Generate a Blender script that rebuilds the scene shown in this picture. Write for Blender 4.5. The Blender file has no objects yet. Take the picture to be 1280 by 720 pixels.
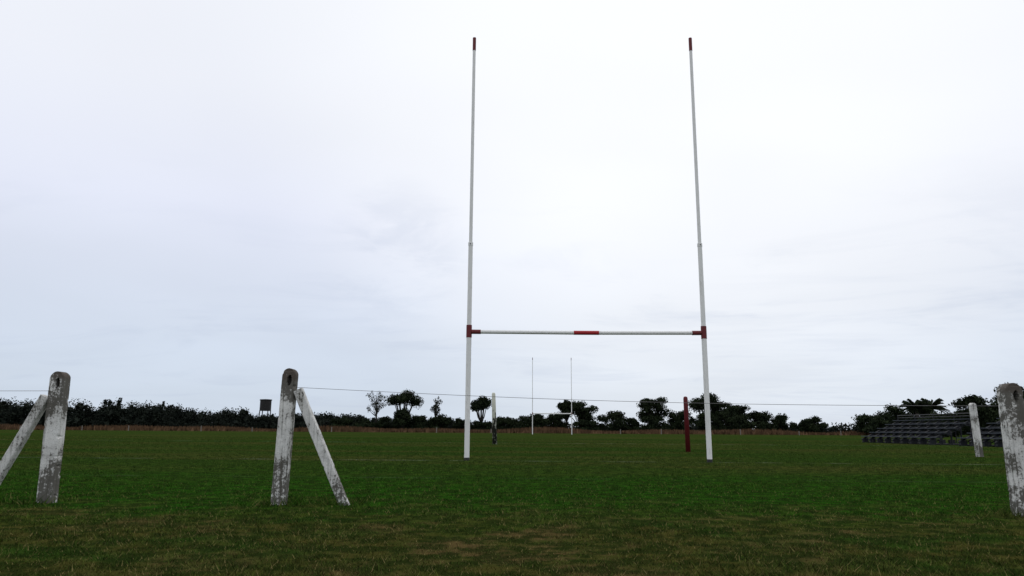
import bpy, math, random
import numpy as np
from mathutils import Matrix, Vector, noise
S = bpy.context.scene
S.view_settings.view_transform = 'Standard'
S.view_settings.look = 'None'
S.view_settings.exposure = 0
COL = S.collection
random.seed(4)

# ------------------------------------------------------------------ helpers
def link(o): COL.objects.link(o); return o
def empty(name, loc):
    o = bpy.data.objects.new(name, None); o.location = loc; o.empty_display_size = .3
    return link(o)
def tag(o, label=None, cat=None, group=None, kind=None):
    if label: o["label"] = label
    if cat: o["category"] = cat
    if group: o["group"] = group
    if kind: o["kind"] = kind
def obj(name, me, loc=(0,0,0), parent=None):
    o = bpy.data.objects.new(name, me); o.location = loc
    if parent: o.parent = parent
    return link(o)
class MB:
    def __init__(s): s.v=[]; s.f=[]; s.m=[]
    def tube(s, pts, rad, n=8, mats=None, caps=True):
        b=len(s.v); pts=[Vector(p) for p in pts]
        for i,p in enumerate(pts):
            if i==0: d=pts[1]-pts[0]
            elif i==len(pts)-1: d=pts[-1]-pts[-2]
            else: d=(pts[i+1]-pts[i-1])
            d.normalize()
            a=d.cross(Vector((0,1,0)) if abs(d.y)<.9 else Vector((1,0,0))).normalized(); c=d.cross(a)
            for k in range(n):
                t=2*math.pi*k/n
                s.v.append(tuple(p+(a*math.cos(t)+c*math.sin(t))*rad[i]))
        for i in range(len(pts)-1):
            for k in range(n):
                k2=(k+1)%n
                s.f.append((b+i*n+k,b+i*n+k2,b+(i+1)*n+k2,b+(i+1)*n+k)); s.m.append(mats[i] if mats else 0)
        if caps:
            s.f.append(tuple(b+k for k in reversed(range(n)))); s.m.append(mats[0] if mats else 0)
            e=b+(len(pts)-1)*n
            s.f.append(tuple(e+k for k in range(n))); s.m.append(mats[-1] if mats else 0)
    def box(s, c, d, m=0):
        b=len(s.v); x,y,z=c; a,e,g=d[0]/2,d[1]/2,d[2]/2
        for sx,sy,sz in [(-1,-1,-1),(1,-1,-1),(1,1,-1),(-1,1,-1),(-1,-1,1),(1,-1,1),(1,1,1),(-1,1,1)]:
            s.v.append((x+sx*a,y+sy*e,z+sz*g))
        for f in [(0,3,2,1),(4,5,6,7),(0,1,5,4),(1,2,6,5),(2,3,7,6),(3,0,4,7)]:
            s.f.append(tuple(b+i for i in f)); s.m.append(m)
    def mesh(s, name, mats, smooth=False):
        me=bpy.data.meshes.new(name); me.from_pydata(s.v,[],s.f)
        for m in mats: me.materials.append(m)
        me.polygons.foreach_set("material_index", s.m)
        me.polygons.foreach_set("use_smooth",[smooth]*len(s.f)); me.update(); return me
def fastmesh(name, V, k, mat):
    n=len(V); me=bpy.data.meshes.new(name)
    me.vertices.add(n); me.vertices.foreach_set("co", V.astype(np.float32).ravel())
    me.loops.add(n); me.loops.foreach_set("vertex_index", np.arange(n,dtype=np.int32))
    me.polygons.add(n//k); me.polygons.foreach_set("loop_start", np.arange(0,n,k,dtype=np.int32))
    me.update(calc_edges=True); me.materials.append(mat); me.validate(); return me

# ------------------------------------------------------------------ node helper
class NT:
    def __init__(s, tree): s.t=tree; s.n=tree.nodes; s.l=tree.links
    def new(s, ty, **kw):
        nd=s.n.new(ty)
        for k,v in kw.items(): setattr(nd,k,v)
        return nd
    def put(s, sock, v):
        if isinstance(v, bpy.types.NodeSocket): s.l.new(v, sock)
        elif isinstance(v,(tuple,list)) and len(v)==3 and sock.type=='RGBA': sock.default_value=(*v,1)
        else: sock.default_value=v
    def math(s, op, a, b=0.0, c=None, clamp=False):
        nd=s.new('ShaderNodeMath', operation=op, use_clamp=clamp); s.put(nd.inputs[0],a); s.put(nd.inputs[1],b)
        if c is not None: s.put(nd.inputs[2],c)
        return nd.outputs[0]
    def mix(s, f, a, b, mode='MIX'):
        nd=s.new('ShaderNodeMix', data_type='RGBA', blend_type=mode)
        s.put(nd.inputs[0],f); s.put(nd.inputs[6],a); s.put(nd.inputs[7],b); return nd.outputs[2]
    def noise(s, vec, scale, detail=4, rough=.55, dist=0):
        nd=s.new('ShaderNodeTexNoise'); s.put(nd.inputs['Vector'],vec); nd.inputs['Scale'].default_value=scale
        nd.inputs['Detail'].default_value=detail; nd.inputs['Roughness'].default_value=rough; nd.inputs['Distortion'].default_value=dist
        return nd.outputs['Fac']
    def rng(s, v, a, b, c=0.0, d=1.0):
        nd=s.new('ShaderNodeMapRange', interpolation_type='SMOOTHSTEP'); s.put(nd.inputs[0],v)
        for i,x in enumerate((a,b,c,d)): nd.inputs[1+i].default_value=x
        return nd.outputs[0]
    def scale(s, vec, sc):
        nd=s.new('ShaderNodeMapping'); s.put(nd.inputs[0],vec); nd.inputs['Scale'].default_value=sc; return nd.outputs[0]
    def sep(s, vec):
        nd=s.new('ShaderNodeSeparateXYZ'); s.put(nd.inputs[0],vec); return nd.outputs
def material(name):
    m=bpy.data.materials.new(name); m.use_nodes=True; t=NT(m.node_tree)
    b=t.n['Principled BSDF']; b.inputs['Roughness'].default_value=.85
    b.inputs['Specular IOR Level'].default_value=.25
    return m,t,b
def bump(t,b,h,strength=.4,dist=.01):
    n=t.new('ShaderNodeBump'); n.inputs['Strength'].default_value=strength; n.inputs['Distance'].default_value=dist
    t.put(n.inputs['Height'],h); t.l.new(n.outputs[0], b.inputs['Normal'])

# ------------------------------------------------------------------ grass colour shared by turf sheet and blades
def grass_color(t, blades):
    pos=t.new('ShaderNodeNewGeometry')
    P=pos.outputs['Position']; x,y,z=t.sep(P)
    n1=t.noise(P,.35,5,.6); n2=t.noise(P,1.5,4,.6); n3=t.noise(t.scale(P,(.05,.20,1)),1,5,.65); n4=t.noise(P,5,4,.65)
    yy=t.math('ADD', y, t.math('MULTIPLY', t.math('SUBTRACT',n1,.5), 7.0))
    lush=(.026,.112,.007); olive=(.100,.088,.023); mid=(.044,.098,.013)
    near=t.mix(t.rng(n2,.42,.58), olive, (.036,.080,.011))
    far=t.mix(t.rng(n3,.44,.58), mid, (.100,.110,.026))
    c=t.mix(t.rng(yy,4.8,7.4), near, lush)
    c=t.mix(t.rng(yy,8.5,15), c, far)
    dm=t.math('MULTIPLY', t.rng(n2,.46,.58), t.rng(yy,9.0,5.0))
    dm=t.math('MULTIPLY', dm, t.rng(n1,.40,.52))
    c=t.mix(t.math('MULTIPLY',dm,.9), c, (.18,.115,.048))
    c=t.mix(t.rng(n4,.40,.56,0,.80), c, (.015,.030,.006))
    v=t.math('ADD', y, t.math('MULTIPLY', x, .02))
    tot=None
    for cc,w,st in ((16.9,.15,.26),(10.9,.12,.05),(39.1,.35,.24)):
        d=t.math('ABSOLUTE', t.math('SUBTRACT', v, cc))
        m=t.math('MULTIPLY', t.rng(d, w, w*.3), st)
        tot=m if tot is None else t.math('ADD',tot,m)
    wear=t.rng(t.noise(P,.9,4,.6),.42,.62)
    tot=t.math('MULTIPLY',tot,wear)
    c=t.mix(tot, c, (.60,.62,.50))
    if blades:
        r=pos.outputs['Random Per Island']
        c=t.mix(t.rng(r,0,.9,0,1), t.mix(.5,c,(.008,.018,.003)), t.mix(.28,c,(.10,.17,.02)))
        st=t.math('MULTIPLY', t.rng(r,.88,.92), t.rng(yy,12,5.5,.12,.6))
        c=t.mix(st, c, (.26,.19,.085))
    return c,n4,P
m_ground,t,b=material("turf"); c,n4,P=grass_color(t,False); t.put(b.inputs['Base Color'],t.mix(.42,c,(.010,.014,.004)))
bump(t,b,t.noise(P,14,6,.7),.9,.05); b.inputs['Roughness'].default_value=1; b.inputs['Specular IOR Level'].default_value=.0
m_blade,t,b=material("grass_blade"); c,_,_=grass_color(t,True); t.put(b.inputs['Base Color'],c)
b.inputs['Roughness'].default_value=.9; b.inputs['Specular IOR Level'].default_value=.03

def foliage(name, dark, light):
    m,t,b=material(name); g=t.new('ShaderNodeNewGeometry'); n=t.noise(g.outputs['Position'],.55,3,.6)
    f=t.math('ADD', t.math('MULTIPLY',g.outputs['Random Per Island'],.5), t.rng(n,.4,.65,0,.5))
    t.put(b.inputs['Base Color'], t.mix(f,dark,light)); b.inputs['Specular IOR Level'].default_value=.05
    return m
m_leaf=foliage("dark_foliage",(.008,.012,.007),(.030,.042,.018))
m_leaf2=foliage("grey_foliage",(.022,.025,.020),(.055,.06,.045))
m_wood_leaf=foliage("distant_foliage",(.010,.013,.011),(.024,.030,.021))
m_reed=foliage("dry_reed",(.055,.031,.018),(.16,.095,.052))
m_bark,t,b=material("bark"); g=t.new('ShaderNodeTexCoord').outputs['Object']
t.put(b.inputs['Base Color'], t.mix(t.noise(g,4,4),(.015,.012,.010),(.05,.042,.035)))

def concrete(name, H, dirty=.0):
    m,t,b=material(name); g=t.new('ShaderNodeTexCoord').outputs['Object']; x,y,z=t.sep(g)
    geo=t.new('ShaderNodeNewGeometry').outputs['Position']
    nA=t.noise(geo,4,6,.65,.4); nB=t.noise(geo,45,5,.7); nC=t.noise(t.scale(geo,(38,38,1.6)),1,5,.65); nD=t.noise(geo,130,3,.7)
    c=t.mix(t.rng(nA,.35,.7), (.74,.73,.69), (.46,.45,.42))
    c=t.mix(t.rng(nC,.49,.70,0,.8), c, (.20,.195,.17))
    topm=t.rng(z,H-.50,H-.02,0,.20); botm=t.rng(z,.50,.0,0,.17)
    s=t.math('ADD', t.math('ADD',t.math('MULTIPLY_ADD',nB,.6,t.math('MULTIPLY',nC,.4)),topm), t.math('ADD',botm,t.math('MULTIPLY',t.math('SUBTRACT',nA,.5),.9)))
    c=t.mix(t.rng(s,.555-dirty,.64-dirty,0,.88), c, (.062,.056,.042))
    cap=t.math('MULTIPLY', t.rng(z,H-.11,H-.05), t.rng(nA,.30,.5))
    c=t.mix(t.math('MULTIPLY',cap,.75), c, (.085,.065,.052))
    c=t.mix(t.rng(nD,.56,.66,0,.6), c, (.12,.11,.09))
    t.put(b.inputs['Base Color'],c); b.inputs['Roughness'].default_value=.95
    bump(t,b,t.math('ADD',nB,nD),.7,.006); return m
m_conc=concrete("whitewashed_concrete",1.25,.025)
m_conc2=concrete("blackened_concrete",1.15,.045)
m_brace=concrete("whitewashed_brace",3)

def paint(name, col, dirt=(.16,.13,.10), amt=.5):
    m,t,b=material(name); g=t.new('ShaderNodeNewGeometry').outputs['Position']
    nA=t.noise(g,3,5,.65); nB=t.noise(t.scale(g,(18,18,4)),1,5,.7)
    c=t.mix(t.rng(nB,.52,.75,0,amt), col, dirt); c=t.mix(t.rng(nA,.5,.8,0,amt*.6), c, tuple(v*.6 for v in col))
    t.put(b.inputs['Base Color'],c); b.inputs['Roughness'].default_value=.55; bump(t,b,nB,.2,.003); return m
m_white=paint("white_paint",(.82,.81,.78),(.22,.19,.15),.32); m_red=paint("dull_red_paint",(.15,.024,.026),(.06,.03,.03),.5)
m_bright=paint("bright_red_paint",(.38,.018,.024),(.2,.03,.03),.3)
m_dark=paint("dark_base_paint",(.03,.03,.028)); m_darkred=paint("dark_red_wood",(.11,.010,.013),(.04,.01,.01),.5)
m_seat=paint("grey_blue_plank",(.042,.050,.060),(.02,.023,.027),.7); m_frame=paint("steel_frame",(.020,.022,.026))
m_tank=paint("tank",(.014,.013,.013))
m_wire,t,b=material("wire"); b.inputs['Metallic'].default_value=.3; b.inputs['Roughness'].default_value=.6
t.put(b.inputs['Base Color'], t.mix(t.noise(t.new('ShaderNodeNewGeometry').outputs['Position'],20,3),(.22,.22,.23),(.10,.09,.08)))
m_moss,t,b=material("yellowed_flaking_paint"); g=t.new('ShaderNodeNewGeometry').outputs['Position']; x,y,z=t.sep(g)
s=t.math('ADD', t.noise(t.scale(g,(9,9,4)),1,4,.6), t.rng(z,1.8,.9,-.10,.12))
t.put(b.inputs['Base Color'], t.mix(t.rng(s,.50,.60),(.60,.60,.50),(.022,.022,.016)))
m_stake=paint("grey_wood",(.20,.18,.16),(.1,.09,.08),.6)

# ------------------------------------------------------------------ ground
gv=MB(); R=3000
gv.v=[(-R,-R,0),(R,-R,0),(R,R,0),(-R,R,0)]; gv.f=[(0,1,2,3)]; gv.m=[0]
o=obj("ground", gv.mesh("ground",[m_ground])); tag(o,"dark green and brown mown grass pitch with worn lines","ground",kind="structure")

rng=np.random.default_rng(7)
def blades():
    nt=56000; per=9
    Y=3.0*np.exp(rng.random(nt)*math.log(60/3.0)); X=(rng.random(nt)*2-1)*(Y*.80+1.2)
    hb=.009+.013*rng.random(nt)**2
    patch=.5+.5*np.sin(X*1.3+2*np.sin(Y*.9))*np.sin(Y*1.7+1.5*np.sin(X*.7))
    hb*=.6+.9*patch
    big=rng.random(nt)<.05; hb[big]*=1.9
    for px,py in ((-4.41,7.04),(-2.19,7.03),(4.52,6.48),(-1.55,7.0),(-5.03,7.0)):
        near=(X-px)**2+(Y-py)**2<.22**2; hb[near]*=3.4
    X=np.repeat(X,per); Y=np.repeat(Y,per); hb=np.repeat(hb,per); n=len(X)
    sp=.009*np.clip(Y,3,60)
    cx=X+rng.normal(size=n)*sp; cy=Y+rng.normal(size=n)*sp
    h=hb*(.5+.9*rng.random(n)); w=.0022+.0008*Y; a=rng.random(n)*2*math.pi; la=rng.random(n)*2*math.pi; ll=h*(.4+1.2*rng.random(n))
    V=np.zeros((n,3,3))
    V[:,0]=np.stack([cx-np.cos(a)*w/2,cy-np.sin(a)*w/2,np.full(n,-.002)],1)
    V[:,1]=np.stack([cx+np.cos(a)*w/2,cy+np.sin(a)*w/2,np.full(n,-.002)],1)
    V[:,2]=np.stack([cx+np.cos(la)*ll,cy+np.sin(la)*ll,h],1)
    return V.reshape(-1,3)
o=obj("grass", fastmesh("grass",blades(),3,m_blade)); tag(o,"short rough turf with straw coloured dry blades","grass",kind="stuff")

def reeds():
    n=16000; X=rng.uniform(-150,78,n); Y=rng.uniform(150,166,n)
    h=(.65+.7*rng.random(n))*(.8+.35*np.sin(X*.21)*np.sin(X*.057+1)); w=.12+.12*rng.random(n); l=rng.normal(size=n)*.2
    V=np.zeros((n,3,3)); z=np.zeros(n)
    V[:,0]=np.stack([X-w,Y,z],1); V[:,1]=np.stack([X+w,Y,z],1); V[:,2]=np.stack([X+l,Y+rng.normal(size=n)*.2,h],1)
    return V.reshape(-1,3)
o=obj("dry_tall_grass", fastmesh("dry_tall_grass",reeds(),3,m_reed)); tag(o,"reddish brown tall dry grass along the pitch edge","grass",kind="stuff")

# ------------------------------------------------------------------ rugby goals
def rugby_goal(loc, yaw, H=10.70, detail=True):
    root=empty("rugby_goal",loc); root.rotation_euler=(0,0,yaw)
    n=32 if detail else 12; fb=1 if detail else 1.6
    for sx in (-2.8,2.8):
        g=MB()
        z=[-.15,.07,.071,2.86,2.861,3.16,3.161,5.12,5.121,5.20,5.201,H-.36,H-.359,H]
        r=[.062,.062,.060,.060,.067,.067,.055,.053,.060,.060,.042,.038,.043,.043]
        mt=[2,2,0,0,1,1,0,0,0,0,0,1,1]
        g.tube([(0,0,a) for a in z],r,n,mt)
        o=obj("upright",g.mesh("upright",[m_white,m_red,m_dark]),(sx,0,0),root)
    g=MB(); L=2.74
    xs=[-L,-L+.22,-L+.221,-.30,-.299,.30,.301,L-.221,L-.22,L]; r=[.054,.054,.045,.045,.050,.050,.045,.045,.054,.054]
    r=[q*fb for q in r]
    mt=[1,1,0,0,2,2,0,1,1] if detail else [0]*9
    sag=lambda x: -.012*(1-(x/L)**2)
    g.tube([(x,0,sag(x)) for x in xs],r,n,mt)
    obj("crossbar",g.mesh("crossbar",[m_white,m_red,m_bright]),(0,0,3.0),root)
    if detail:
        for sx in (-2.8,2.8):
            g=MB(); g.tube([(0,-.085,0),(0,.085,0)],[.012,.012],8)
            obj("bolt",g.mesh("bolt",[m_dark]),(sx,0,5.16),root)
    return root
g1=rugby_goal((1.78,16.88,0),-.010); tag(g1,"tall white steel rugby goal with red collars and tips","rugby goal")
g2=rugby_goal((5.85,103.4,0),-.02,11.0,False); tag(g2,"slim white rugby goal at the pitch's other end","rugby goal")

# ------------------------------------------------------------------ concrete fence posts
def post_mesh(H, w, d, seed, slot=True, cham=.010, round_top=True):
    hw,hd=w/2,d/2
    P=[]; corners=[(-hw+cham,-hd),(hw-cham,-hd),(hw,-hd+cham),(hw,hd-cham),(hw-cham,hd),(-hw+cham,hd),(-hw,hd-cham),(-hw,-hd+cham)]
    for i in range(8):
        a=corners[i]; b=corners[(i+1)%8]; L=math.dist(a,b); k=max(2,int(L/.007))
        for j in range(k): P.append((a[0]+(b[0]-a[0])*j/k, a[1]+(b[1]-a[1])*j/k))
    N=len(P); g=MB()
    if round_top: zs=[-.08]+[i*.009 for i in range(int((H-hw)/.009))]+[H-hw+hw*math.sin(t*math.pi/2/16) for t in range(0,17)]
    else: zs=[-.08]+[i*.012 for i in range(int(H/.012))]+[H]
    for z in zs:
        f=1.0
        if round_top and z>H-hw: f=max(.06,math.sqrt(max(0,1-((z-(H-hw))/hw)**2)))
        for x,y in P:
            X=x*f; Y=y*(1 if z<H-.03 or not round_top else .95)
            q=Vector((X*4+seed,Y*4,z*1.5)); q2=Vector((X*40+seed,Y*40,z*40))
            dx=noise.noise(q)*.004+noise.noise(q2)*.0014; dy=noise.noise(q+Vector((9,3,1)))*.004+noise.noise(q2*1.1)*.0014
            ed=noise.noise(Vector((z*22,seed,math.copysign(3,x)+y*9)))
            if abs(x)>hw-.012 and ed>.42: dx-=math.copysign(.012*(ed-.42)*3,x)
            if slot and y<-hd+.001 and ((X-.010)/.019)**2+((z-H+.115)/.05)**2<1: dy+=.07
            g.v.append((X+dx,Y+dy,z))
    for i in range(len(zs)-1):
        for k in range(N):
            k2=(k+1)%N; g.f.append((i*N+k,i*N+k2,(i+1)*N+k2,(i+1)*N+k)); g.m.append(0)
    g.f.append(tuple((len(zs)-1)*N+k for k in range(N))); g.m.append(0)
    return g
def fence_post(loc, H, w, d, seed, lean, brace=None, label="", zrot=0, mat=None):
    me=post_mesh(H,w,d,seed).mesh("fence_post",[mat or m_conc])
    o=obj("fence_post",me,loc); o.rotation_euler=(0,lean,zrot)
    tag(o,label,"fence post","concrete posts of the pitch fence")
    if brace:
        bx,zt=brace
        sgn=1 if bx>0 else -1
        a=Vector((bx,-.02,-.05)); c=Vector((sgn*(w/2+.030),-.02,zt)); dv=c-a; L=dv.length
        g=post_mesh(L,.085,.08,seed+5,False,.007,False)
        me=g.mesh("brace",[m_brace])
        br=obj("brace",me,a,o); br.rotation_euler=(0,math.atan2(dv.x,dv.z),0)
    return o
p1=fence_post((-4.41,7.04,0),1.24,.145,.115,3,-.018,(-.62,1.00),"mossy whitewashed concrete post with round top and brace")
p2=fence_post((-2.20,7.03,0),1.285,.130,.11,11,.024,(.66,1.08),"stained whitewashed concrete post with brace, rounded brown top")
p3=fence_post((4.49,6.48,0),1.15,.16,.13,23,.004,(.62,.98),"weathered whitewashed concrete post with blackened round top",0,m_conc2)
me=post_mesh(1.60,.17,.14,31,False).mesh("fence_post",[m_brace])
o=obj("fence_post",me,(14.12,22.0,0)); o.rotation_euler=(0,-.03,.2); tag(o,"leaning white concrete post standing near the bleachers","fence post","concrete posts of the pitch fence")

g=MB(); pts=[]
for i in range(41):
    f=i/40; pts.append((-2.10+f*(4.44+2.10),6.98+f*(6.42-6.98),1.10+f*(.945-1.10)-.05*math.sin(math.pi*f)))
g.tube(pts,[.0020]*41,6)
o=obj("fence_wire",g.mesh("fence_wire",[m_wire],True)); tag(o,"single thin sagging steel wire strung between posts","wire")
g=MB(); g.tube([(-4.48,6.98,1.05),(-6,7.0,1.04),(-7.5,7.05,1.04)],[.0020]*3,6)
o=obj("fence_wire",g.mesh("fence_wire",[m_wire],True)); tag(o,"short thin steel wire tied to a mossy post","wire")

g=MB(); g.tube([(0,0,-.05),(0,0,1.80),(0,0,1.86),(0,0,1.88)],[.085,.078,.065,.03],12)
o=obj("padded_post",g.mesh("padded_post",[m_darkred],True),(6.07,25.0,0)); o.rotation_euler=(0,-.01,0); tag(o,"short thick dark red post standing on the pitch","post")
g=MB(); g.tube([(0,0,-.05),(0,0,2.45),(0,0,2.52)],[.12,.09,.06],10)
o=obj("wooden_post",g.mesh("wooden_post",[m_moss],True),(-.80,36,0)); o.rotation_euler=(0,-.035,0); tag(o,"leaning post with flaking yellowish white and black paint","post")

# ------------------------------------------------------------------ trees
def leafquads(C, size):
    n=len(C); a=rng.normal(size=(n,3)); a/=np.linalg.norm(a,axis=1)[:,None]
    b_=rng.normal(size=(n,3)); b_-=a*(a*b_).sum(1)[:,None]; b_/=np.linalg.norm(b_,axis=1)[:,None]
    s=size*(.5+.9*rng.random(n))[:,None]; a=a*s; b_=b_*s*.6
    V=np.stack([C-a,C-b_*.9+a*.1,C+a,C+b_],1); return V.reshape(-1,3)
def lobe_pts(c, r, n, core=False):
    d=rng.normal(size=(n,3)); d/=np.linalg.norm(d,axis=1)[:,None]
    ph=rng.random(3)*6; lump=1+.18*np.sin(d[:,0]*5+ph[0])*np.sin(d[:,2]*5+ph[1])+.10*np.sin(d[:,1]*9+ph[2])
    k=(rng.random(n)**.45)*lump
    if core: k=rng.random(n)*.62
    return np.array(c)+d*k[:,None]*np.array(r)
def make_tree(name, x, y, W, H, style, label, mat=None, leaf=.19, zbase=None):
    root=empty(name,(x,y,0)); mat=mat or m_leaf
    tag(root,label,"shrub" if name=="shrub" else "tree","trees and shrubs lining the pitch")
    rr=random.Random(int(x*13+y)); lobes=[]
    tr=MB()
    if style=='umbrella':
        zb=zbase or H*.50; tr.tube([(rr.uniform(-.6,.6),0,-.1),(0,0,zb*.35),(.1,0,zb*.55)],[.34,.28,.22],8)
        k=15
        for i in range(k):
            a=i/k*6.28+rr.random(); q=rr.uniform(.45,.80)*W/2 if i<k-5 else rr.uniform(0,.25)*W
            cz=zb+(H-zb)*(rr.uniform(.32,.55) if i<k-5 else rr.uniform(.5,.68))
            c=(math.cos(a)*q,math.sin(a)*q,cz); r=(W*rr.uniform(.17,.24),W*.2,(H-zb)*rr.uniform(.22,.32)); lobes.append((c,r,400))
            tr.tube([(.05,0,zb*.5),(c[0]*.45,c[1]*.45,zb*.8),(c[0]*.9,c[1]*.9,c[2])],[.18,.13,.05],6)
    elif style=='round':
        zb=H*.22; tr.tube([(0,0,-.1),(.1,0,zb),(0,0,H*.6)],[.35,.28,.12],8)
        for i in range(18):
            a=rr.random()*6.28; cz=rr.uniform(zb+.16*H,H*.86); f=(cz-zb)/(H-zb)
            q=rr.uniform(.1,.85)*W/2*math.sqrt(max(.05,1-abs(f-.55)**2*3))
            c=(math.cos(a)*q,math.sin(a)*q,cz); r=(W*rr.uniform(.15,.25),W*.2,H*rr.uniform(.09,.15)); lobes.append((c,r,350))
            tr.tube([(0,0,zb*.8),(c[0]*.5,c[1]*.5,(zb+cz)/2),c],[.14,.09,.03],5)
    elif style=='bush':
        tr.tube([(0,0,-.1),(0,0,H*.35)],[.2,.12],6)
        for i in range(18):
            a=rr.random()*6.28; f=rr.random(); q=math.sqrt(1-f*f*.75)*rr.uniform(.2,.95)*W/2; cz=H*(.14+.66*f)
            c=(math.cos(a)*q,math.sin(a)*q,cz); r=(W*rr.uniform(.14,.21),W*.18,H*rr.uniform(.14,.22)); lobes.append((c,r,300))
            tr.tube([(0,0,.2),(c[0]*.5,c[1]*.5,cz*.6),c],[.10,.07,.03],5)
    elif style=='wispy':
        tr.tube([(0,0,-.1),(.2,0,H*.4),(0,0,H*.7),(.1,0,H*.95)],[.22,.17,.10,.03],7)
        for i in range(34):
            a=rr.random()*6.28; z0=H*rr.uniform(.35,.7); cz=z0+H*rr.uniform(.08,.28); q=rr.uniform(.2,1)*W/2
            c=(math.cos(a)*q,math.sin(a)*q,min(cz,H)); lobes.append((c,(W*.13,W*.13,H*.06),26))
            tr.tube([(0.05,0,z0),(c[0]*.5,c[1]*.5,(z0+cz)/2-.1),c],[.09,.06,.02],5)
    obj("trunk",tr.mesh("trunk",[m_bark],True),(0,0,0),root)
    C=np.concatenate([lobe_pts(c,r,n) for c,r,n in lobes]); C=C[C[:,2]>.05]
    V=leafquads(C,leaf)
    if style!='wispy':
        K=np.concatenate([lobe_pts(c,r,45,True) for c,r,n in lobes]); K=K[K[:,2]>.3]
        V=np.concatenate([V,leafquads(K,.5)])
    obj("crown",fastmesh("crown",V,4,mat),(0,0,0),root)
    return root
T="dark umbrella shaped tree with bare forked trunk"; B="dense dark green rounded shrub beside the pitch"; RT="dark round crowned tree beside dry grass"
make_tree("tree",-33.7,180,4.8,10.2,'wispy',"thin sparse grey leaved tree with bare twigs",m_leaf2,.16)
make_tree("tree",-26.8,180,10.6,10.7,'umbrella',T)
make_tree("tree",-19.0,181,3.4,8.9,'wispy',"thin sparse grey leaved tree with bare twigs",m_leaf2,.16)
make_tree("tree",-7.5,180,6.0,9.3,'umbrella',T)
make_tree("tree",17.0,180,8.4,8.2,'round',RT)
make_tree("tree",13.8,181,4.5,8.2,'umbrella',T,None,.18,5.2)
make_tree("tree",35.0,180,8.8,9.6,'round',RT)
make_tree("tree",48.6,180,9.4,10.6,'umbrella',T,None,.21,4.6)
make_tree("tree",52.5,182,8.5,8.8,'round',RT)
make_tree("tree",56.8,182,8.2,8.0,'round',RT)
for x,y,W,H in ((-26.4,176,8.0,6.0),(-22.3,178,6.0,4.2),(-18.4,176,8.4,5.0),(-31.5,178,6.5,3.8),(-37,179,7,3.4),(-42,180,7,3.6),(-12.6,180,6.5,3.6),(-7,178,6,3.0),(-1.6,178,8.0,4.2),(5.3,178,9.8,5.4),(11.0,180,7,5.2),
    (18,177,8,3.6),(25.4,178,9.8,5.8),(30,181,5,4.0),(34.0,177,9.6,4.8),(42.2,181,8,6.2),(47.6,177,9,5.6),(53,177,8.5,5.6),(57.5,178,8,5.0),(62.4,180,8.4,6.2),(67.3,180,6,5.2),(74.8,180,7.0,4.6)):
    make_tree("shrub",x,y,W,H,'bush',B)
def palm(x,y,H):
    root=empty("palm_tree",(x,y,0)); tag(root,"dark palm with arching feathery fronds behind bleachers","palm tree","palms behind the bleachers")
    tr=MB(); tr.tube([(0,0,-.1),(.1,0,H*.5),(0,0,H-1.3)],[.4,.32,.3],8); obj("trunk",tr.mesh("trunk",[m_bark],True),(0,0,0),root)
    V=[]
    for i in range(44):
        a=i*2.4; e=.15+1.1*((i*7)%44)/44; L=3.4
        for s in range(22):
            f=s/21; r=L*f*math.cos(e*(1-f*.2)); z=H-1.3+L*f*math.sin(e)-1.5*f*f*(1.2-e*.4)
            p=np.array([math.cos(a)*r,math.sin(a)*r,z]); side=np.array([-math.sin(a),math.cos(a),0])
            for sg in (-1,1):
                tip=p+side*sg*.6*(1-f*.6)+np.array([math.cos(a)*.3,math.sin(a)*.3,-.3])
                V+= [p+np.array([0,0,.08]),p-np.array([math.cos(a)*.12,math.sin(a)*.12,.08]),tip]
    obj("crown",fastmesh("crown",np.array(V),3,m_leaf),(0,0,0),root)
palm(82.6,147,6.6); palm(86.0,148,6.8)
for x,y,W,H in ((80.5,152,9,6.9),(85.5,151,10,7.2),(75,151,8,4.8),(90,151,8,4.8),(96,152,9,5.4),(67.5,113,7,4.0),(73,109,8,5.8),(77,109,10,7.0),(64,112,7,3.2),(82,110,10,7.4)):
    make_tree("shrub",x,y,W,H,'bush',B)
make_tree("tree",73,112,7.5,6.9,'round',RT,None,.18); make_tree("tree",78,110,9,8.5,'round',RT,None,.18)

def wood():
    prof=[(-120,500),(0,500),(30,501),(60,508),(90,503),(130,499),(160,503),(200,507),(240,512),(262,514),(300,509),(320,516),(350,518),(385,514),(410,516),(440,519),(480,522),(560,526)]
    xs=[p[0] for p in prof]; zs=[.71+(537-p[1])*.216 for p in prof]
    C=[];K=[]
    for i in range(250):
        X=-172+156*(i+rng.random())/250; Hh=float(np.interp(X/.2205+640,xs,zs)); h=Hh*rng.uniform(.58,1.08)
        w=rng.uniform(1.5,3.6); y=200+rng.uniform(-4,8)
        c=(X,y,h*.62); r=(w,w,h*.38); C.append(lobe_pts(c,r,330)); K.append(lobe_pts(c,r,60,True))
        c=(X+rng.uniform(-1,1),y-2,h*.25); r=(w,w,h*.30); C.append(lobe_pts(c,r,120)); K.append(lobe_pts(c,r,40,True))
    for X,h in ((-97,7.8),(-95,6.8),(-112,8.4),(-109,8.6),(-127,8.4)):
        for k in range(6): C.append(lobe_pts((X+rng.normal()*.5,200,h*rng.uniform(.75,.96)),(.5,.5,.6),40))
    C=np.concatenate(C); C=C[C[:,2]>0]; K=np.concatenate(K); K=K[K[:,2]>0]
    return np.concatenate([leafquads(C,.24),leafquads(K,.8)])
o=obj("wood",fastmesh("wood",wood(),4,m_wood_leaf)); tag(o,"long dark band of distant woodland beyond the pitch","wood",kind="stuff")
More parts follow.
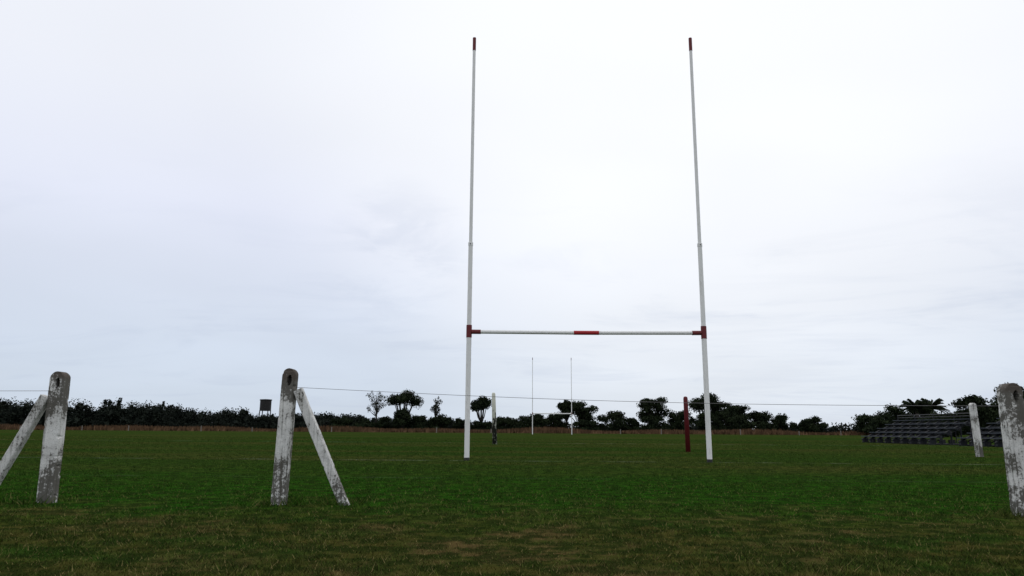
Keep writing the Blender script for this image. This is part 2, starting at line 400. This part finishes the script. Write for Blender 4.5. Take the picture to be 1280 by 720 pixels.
def hedge():
    C=[]
    for i in range(300):
        X=rng.uniform(-60,170); C.append(lobe_pts((X,225+rng.uniform(-4,4),.9),(3.2,2,rng.uniform(1.3,2.8)),100))
    C=np.concatenate(C); return leafquads(C[C[:,2]>0],.42)
o=obj("undergrowth",fastmesh("undergrowth",hedge(),4,m_wood_leaf)); tag(o,"low dark scrub along the horizon","scrub",kind="stuff")

# ------------------------------------------------------------------ water tower
root=empty("water_tower",(-67.4,198,0)); tag(root,"small dark water tank raised on slender legs","water tower")
g=MB(); g.tube([(0,0,5.3),(0,0,5.4),(0,0,8.1),(0,0,8.15),(0,0,8.4),(0,0,8.5)],[1.35,1.5,1.5,1.62,1.62,.3],20); obj("tank",g.mesh("tank",[m_tank]),(0,0,0),root)
g=MB()
for a in range(4):
    x,y=[(-1.1,-1.1),(1.1,-1.1),(1.1,1.1),(-1.1,1.1)][a]; g.tube([(x*1.2,y*1.2,-.1),(x,y,5.4)],[.14,.14],6)
for z in (1.8,3.7): 
    g.box((0,-1.2,z),(2.4,.1,.12)); g.box((0,1.2,z),(2.4,.1,.12))
obj("leg_frame",g.mesh("leg_frame",[m_tank]),(0,0,0),root)

# ------------------------------------------------------------------ bleachers
L=8.6; rows=5
root=empty("bleacher",(24.3,46.4,0)); lab="grey stepped plank bleacher on steel frames beside pitch"
tag(root,lab,"bleacher","bleachers beside the pitch")
kids=[]; nf=9; st=.27
for i in range(rows):
    x=.25+i*.58; z=.42+i*st
    g=MB(); g.box((x,0,z),(.28,L,.045)); kids.append(obj("seat",g.mesh("seat",[m_seat]),(0,0,0),root))
    if i: 
        g=MB(); g.box((x-.29,0,z-.38),(.24,L,.04)); g.box((x-.16,0,z-.25),(.02,L,.14)); kids.append(obj("footboard",g.mesh("footboard",[m_frame]),(0,0,0),root))
for k in range(nf):
    y=-L/2+.3+k*(L-.6)/(nf-1); g=MB()
    g.tube([(0,y,.20),(2.75,y,1.48)],[.05,.05],6); g.tube([(0,y,.03),(2.9,y,.03)],[.03,.03],6)
    for i in range(rows):
        x=.25+i*.58; g.tube([(x,y,0),(x,y,.40+i*st)],[.035,.035],6)
    g.tube([(.2,y,.05),(2.6,y,1.3)],[.03,.03],5)
    g.box((.25,y,.14),(.35,.14,.28)); g.box((2.6,y,.14),(.35,.14,.28))
    kids.append(obj("support_frame",g.mesh("support_frame",[m_frame]),(0,0,0),root))
g=MB()
for y in (-L/2,-L/4,0,L/4,L/2): g.tube([(2.80,y,0),(2.80,y,1.86)],[.03,.03],6)
for z in (1.84,1.68): g.tube([(2.80,-L/2,z),(2.80,L/2,z)],[.028,.028],6)
kids.append(obj("back_rail",g.mesh("back_rail",[m_frame]),(0,0,0),root))
r2=root.copy(); r2.location=(24.6,36.0,0); link(r2)
for k in kids:
    c=k.copy(); c.parent=r2; link(c)

g=MB(); g.tube([(0,0,-.1),(0,0,1.15)],[.09,.08],6); me=g.mesh("wooden_stake",[m_stake])
for i,x in enumerate([-98,-86,-77,-62,-52,-44,-36,-15,-4,22,30,46,58,66]):
    o=bpy.data.objects.new("wooden_stake",me); link(o); o.location=(x,145+((i*7)%5)*.3,0); o.rotation_euler=(0,random.uniform(-.04,.04),0); o.scale=(1,1,.75+.3*((i*5)%4)/4)
    tag(o,"small pale wooden stake before the dry grass","stake","stakes along the far pitch edge")

# ------------------------------------------------------------------ sky and light
w=bpy.data.worlds.new("World"); S.world=w; w.use_nodes=True; t=NT(w.node_tree); t.n.clear()
out=t.new('ShaderNodeOutputWorld'); sky=t.new('ShaderNodeTexSky', sky_type='NISHITA'); sky.sun_disc=False
sky.sun_elevation=math.radians(50); sky.sun_rotation=math.radians(20)
b1=t.new('ShaderNodeBackground'); t.l.new(sky.outputs[0],b1.inputs[0]); b1.inputs[1].default_value=.10
D=t.new('ShaderNodeTexCoord').outputs['Generated']; x,y,z=t.sep(D)
zz=t.math('ADD', t.math('MAXIMUM',z,0.0), .14)
cmb=t.new('ShaderNodeCombineXYZ'); t.put(cmb.inputs[0],t.math('DIVIDE',x,zz)); t.put(cmb.inputs[1],t.math('DIVIDE',y,zz))
nA=t.noise(cmb.outputs[0],.6,3,.45,.3); nB=t.noise(t.scale(cmb.outputs[0],(.6,1.1,1)),1.6,7,.62,.6)
r=t.new('ShaderNodeValToRGB'); t.put(r.inputs[0],z); e=r.color_ramp.elements
e[0].position=0; e[0].color=(.60,.685,.80,1); e[1].position=.58; e[1].color=(.96,.985,1.04,1)
k=e.new(.10); k.color=(.66,.735,.86,1); k=e.new(.28); k.color=(.81,.845,.97,1); k=e.new(.42); k.color=(.90,.925,1.0,1)
dp=t.new('ShaderNodeVectorMath',operation='DOT_PRODUCT'); t.put(dp.inputs[0],D); dp.inputs[1].default_value=Vector((.24,.84,.49)).normalized()
glow=t.rng(dp.outputs['Value'],.80,1.0)
c=t.mix(t.math('MULTIPLY',glow,.85), r.outputs[0], (1.02,1.035,1.06))
f=t.rng(nA,.3,.7,.95,1.03)
c=t.mix(1.0, c, f, 'MULTIPLY')
wisp=t.math('MULTIPLY', t.rng(nB,.50,.70,0,.26), t.rng(z,.40,.08))
streak=t.math('MULTIPLY', t.rng(t.noise(t.scale(D,(2.2,2.2,26)),1,5,.6,.5),.46,.66,0,.26), t.math('MULTIPLY', t.rng(z,.30,.12), t.rng(x,.10,.45)))
dp2=t.new('ShaderNodeVectorMath',operation='DOT_PRODUCT'); t.put(dp2.inputs[0],D); dp2.inputs[1].default_value=Vector((-.165,.955,.232)).normalized()
scrap=t.math('MULTIPLY', t.rng(dp2.outputs['Value'],.992,.9995,0,.24), t.rng(t.noise(t.scale(D,(6,6,18)),1,5,.6,.4),.42,.64))
c=t.mix(t.math('ADD',t.math('ADD',wisp,streak),scrap), c, (.50,.57,.72))
b2=t.new('ShaderNodeBackground'); t.put(b2.inputs[0],c); b2.inputs[1].default_value=1.0
ms=t.new('ShaderNodeMixShader'); ms.inputs[0].default_value=.95; t.l.new(b1.outputs[0],ms.inputs[1]); t.l.new(b2.outputs[0],ms.inputs[2]); t.l.new(ms.outputs[0],out.inputs[0])
L_=bpy.data.lights.new("sun",'SUN'); L_.energy=.5; L_.angle=math.radians(25); L_.color=(1,.97,.93)
so=bpy.data.objects.new("sun",L_); link(so)
az=math.radians(20); el=math.radians(50)
dirv=Vector((math.sin(az)*math.cos(el),math.cos(az)*math.cos(el),math.sin(el))); so.rotation_euler=dirv.to_track_quat('Z','Y').to_euler(); so.location=(0,0,30)

# ------------------------------------------------------------------ camera
cam=bpy.data.cameras.new("camera"); cam.sensor_width=36; cam.lens=36*890/1280; cam.clip_end=6000; cam.clip_start=.05
co=bpy.data.objects.new("camera",cam); link(co)
co.matrix_world=Matrix.Translation((0,0,.71))@Matrix.Rotation(math.radians(101.25),4,'X')@Matrix.Rotation(math.radians(.38),4,'Z')
S.camera=co
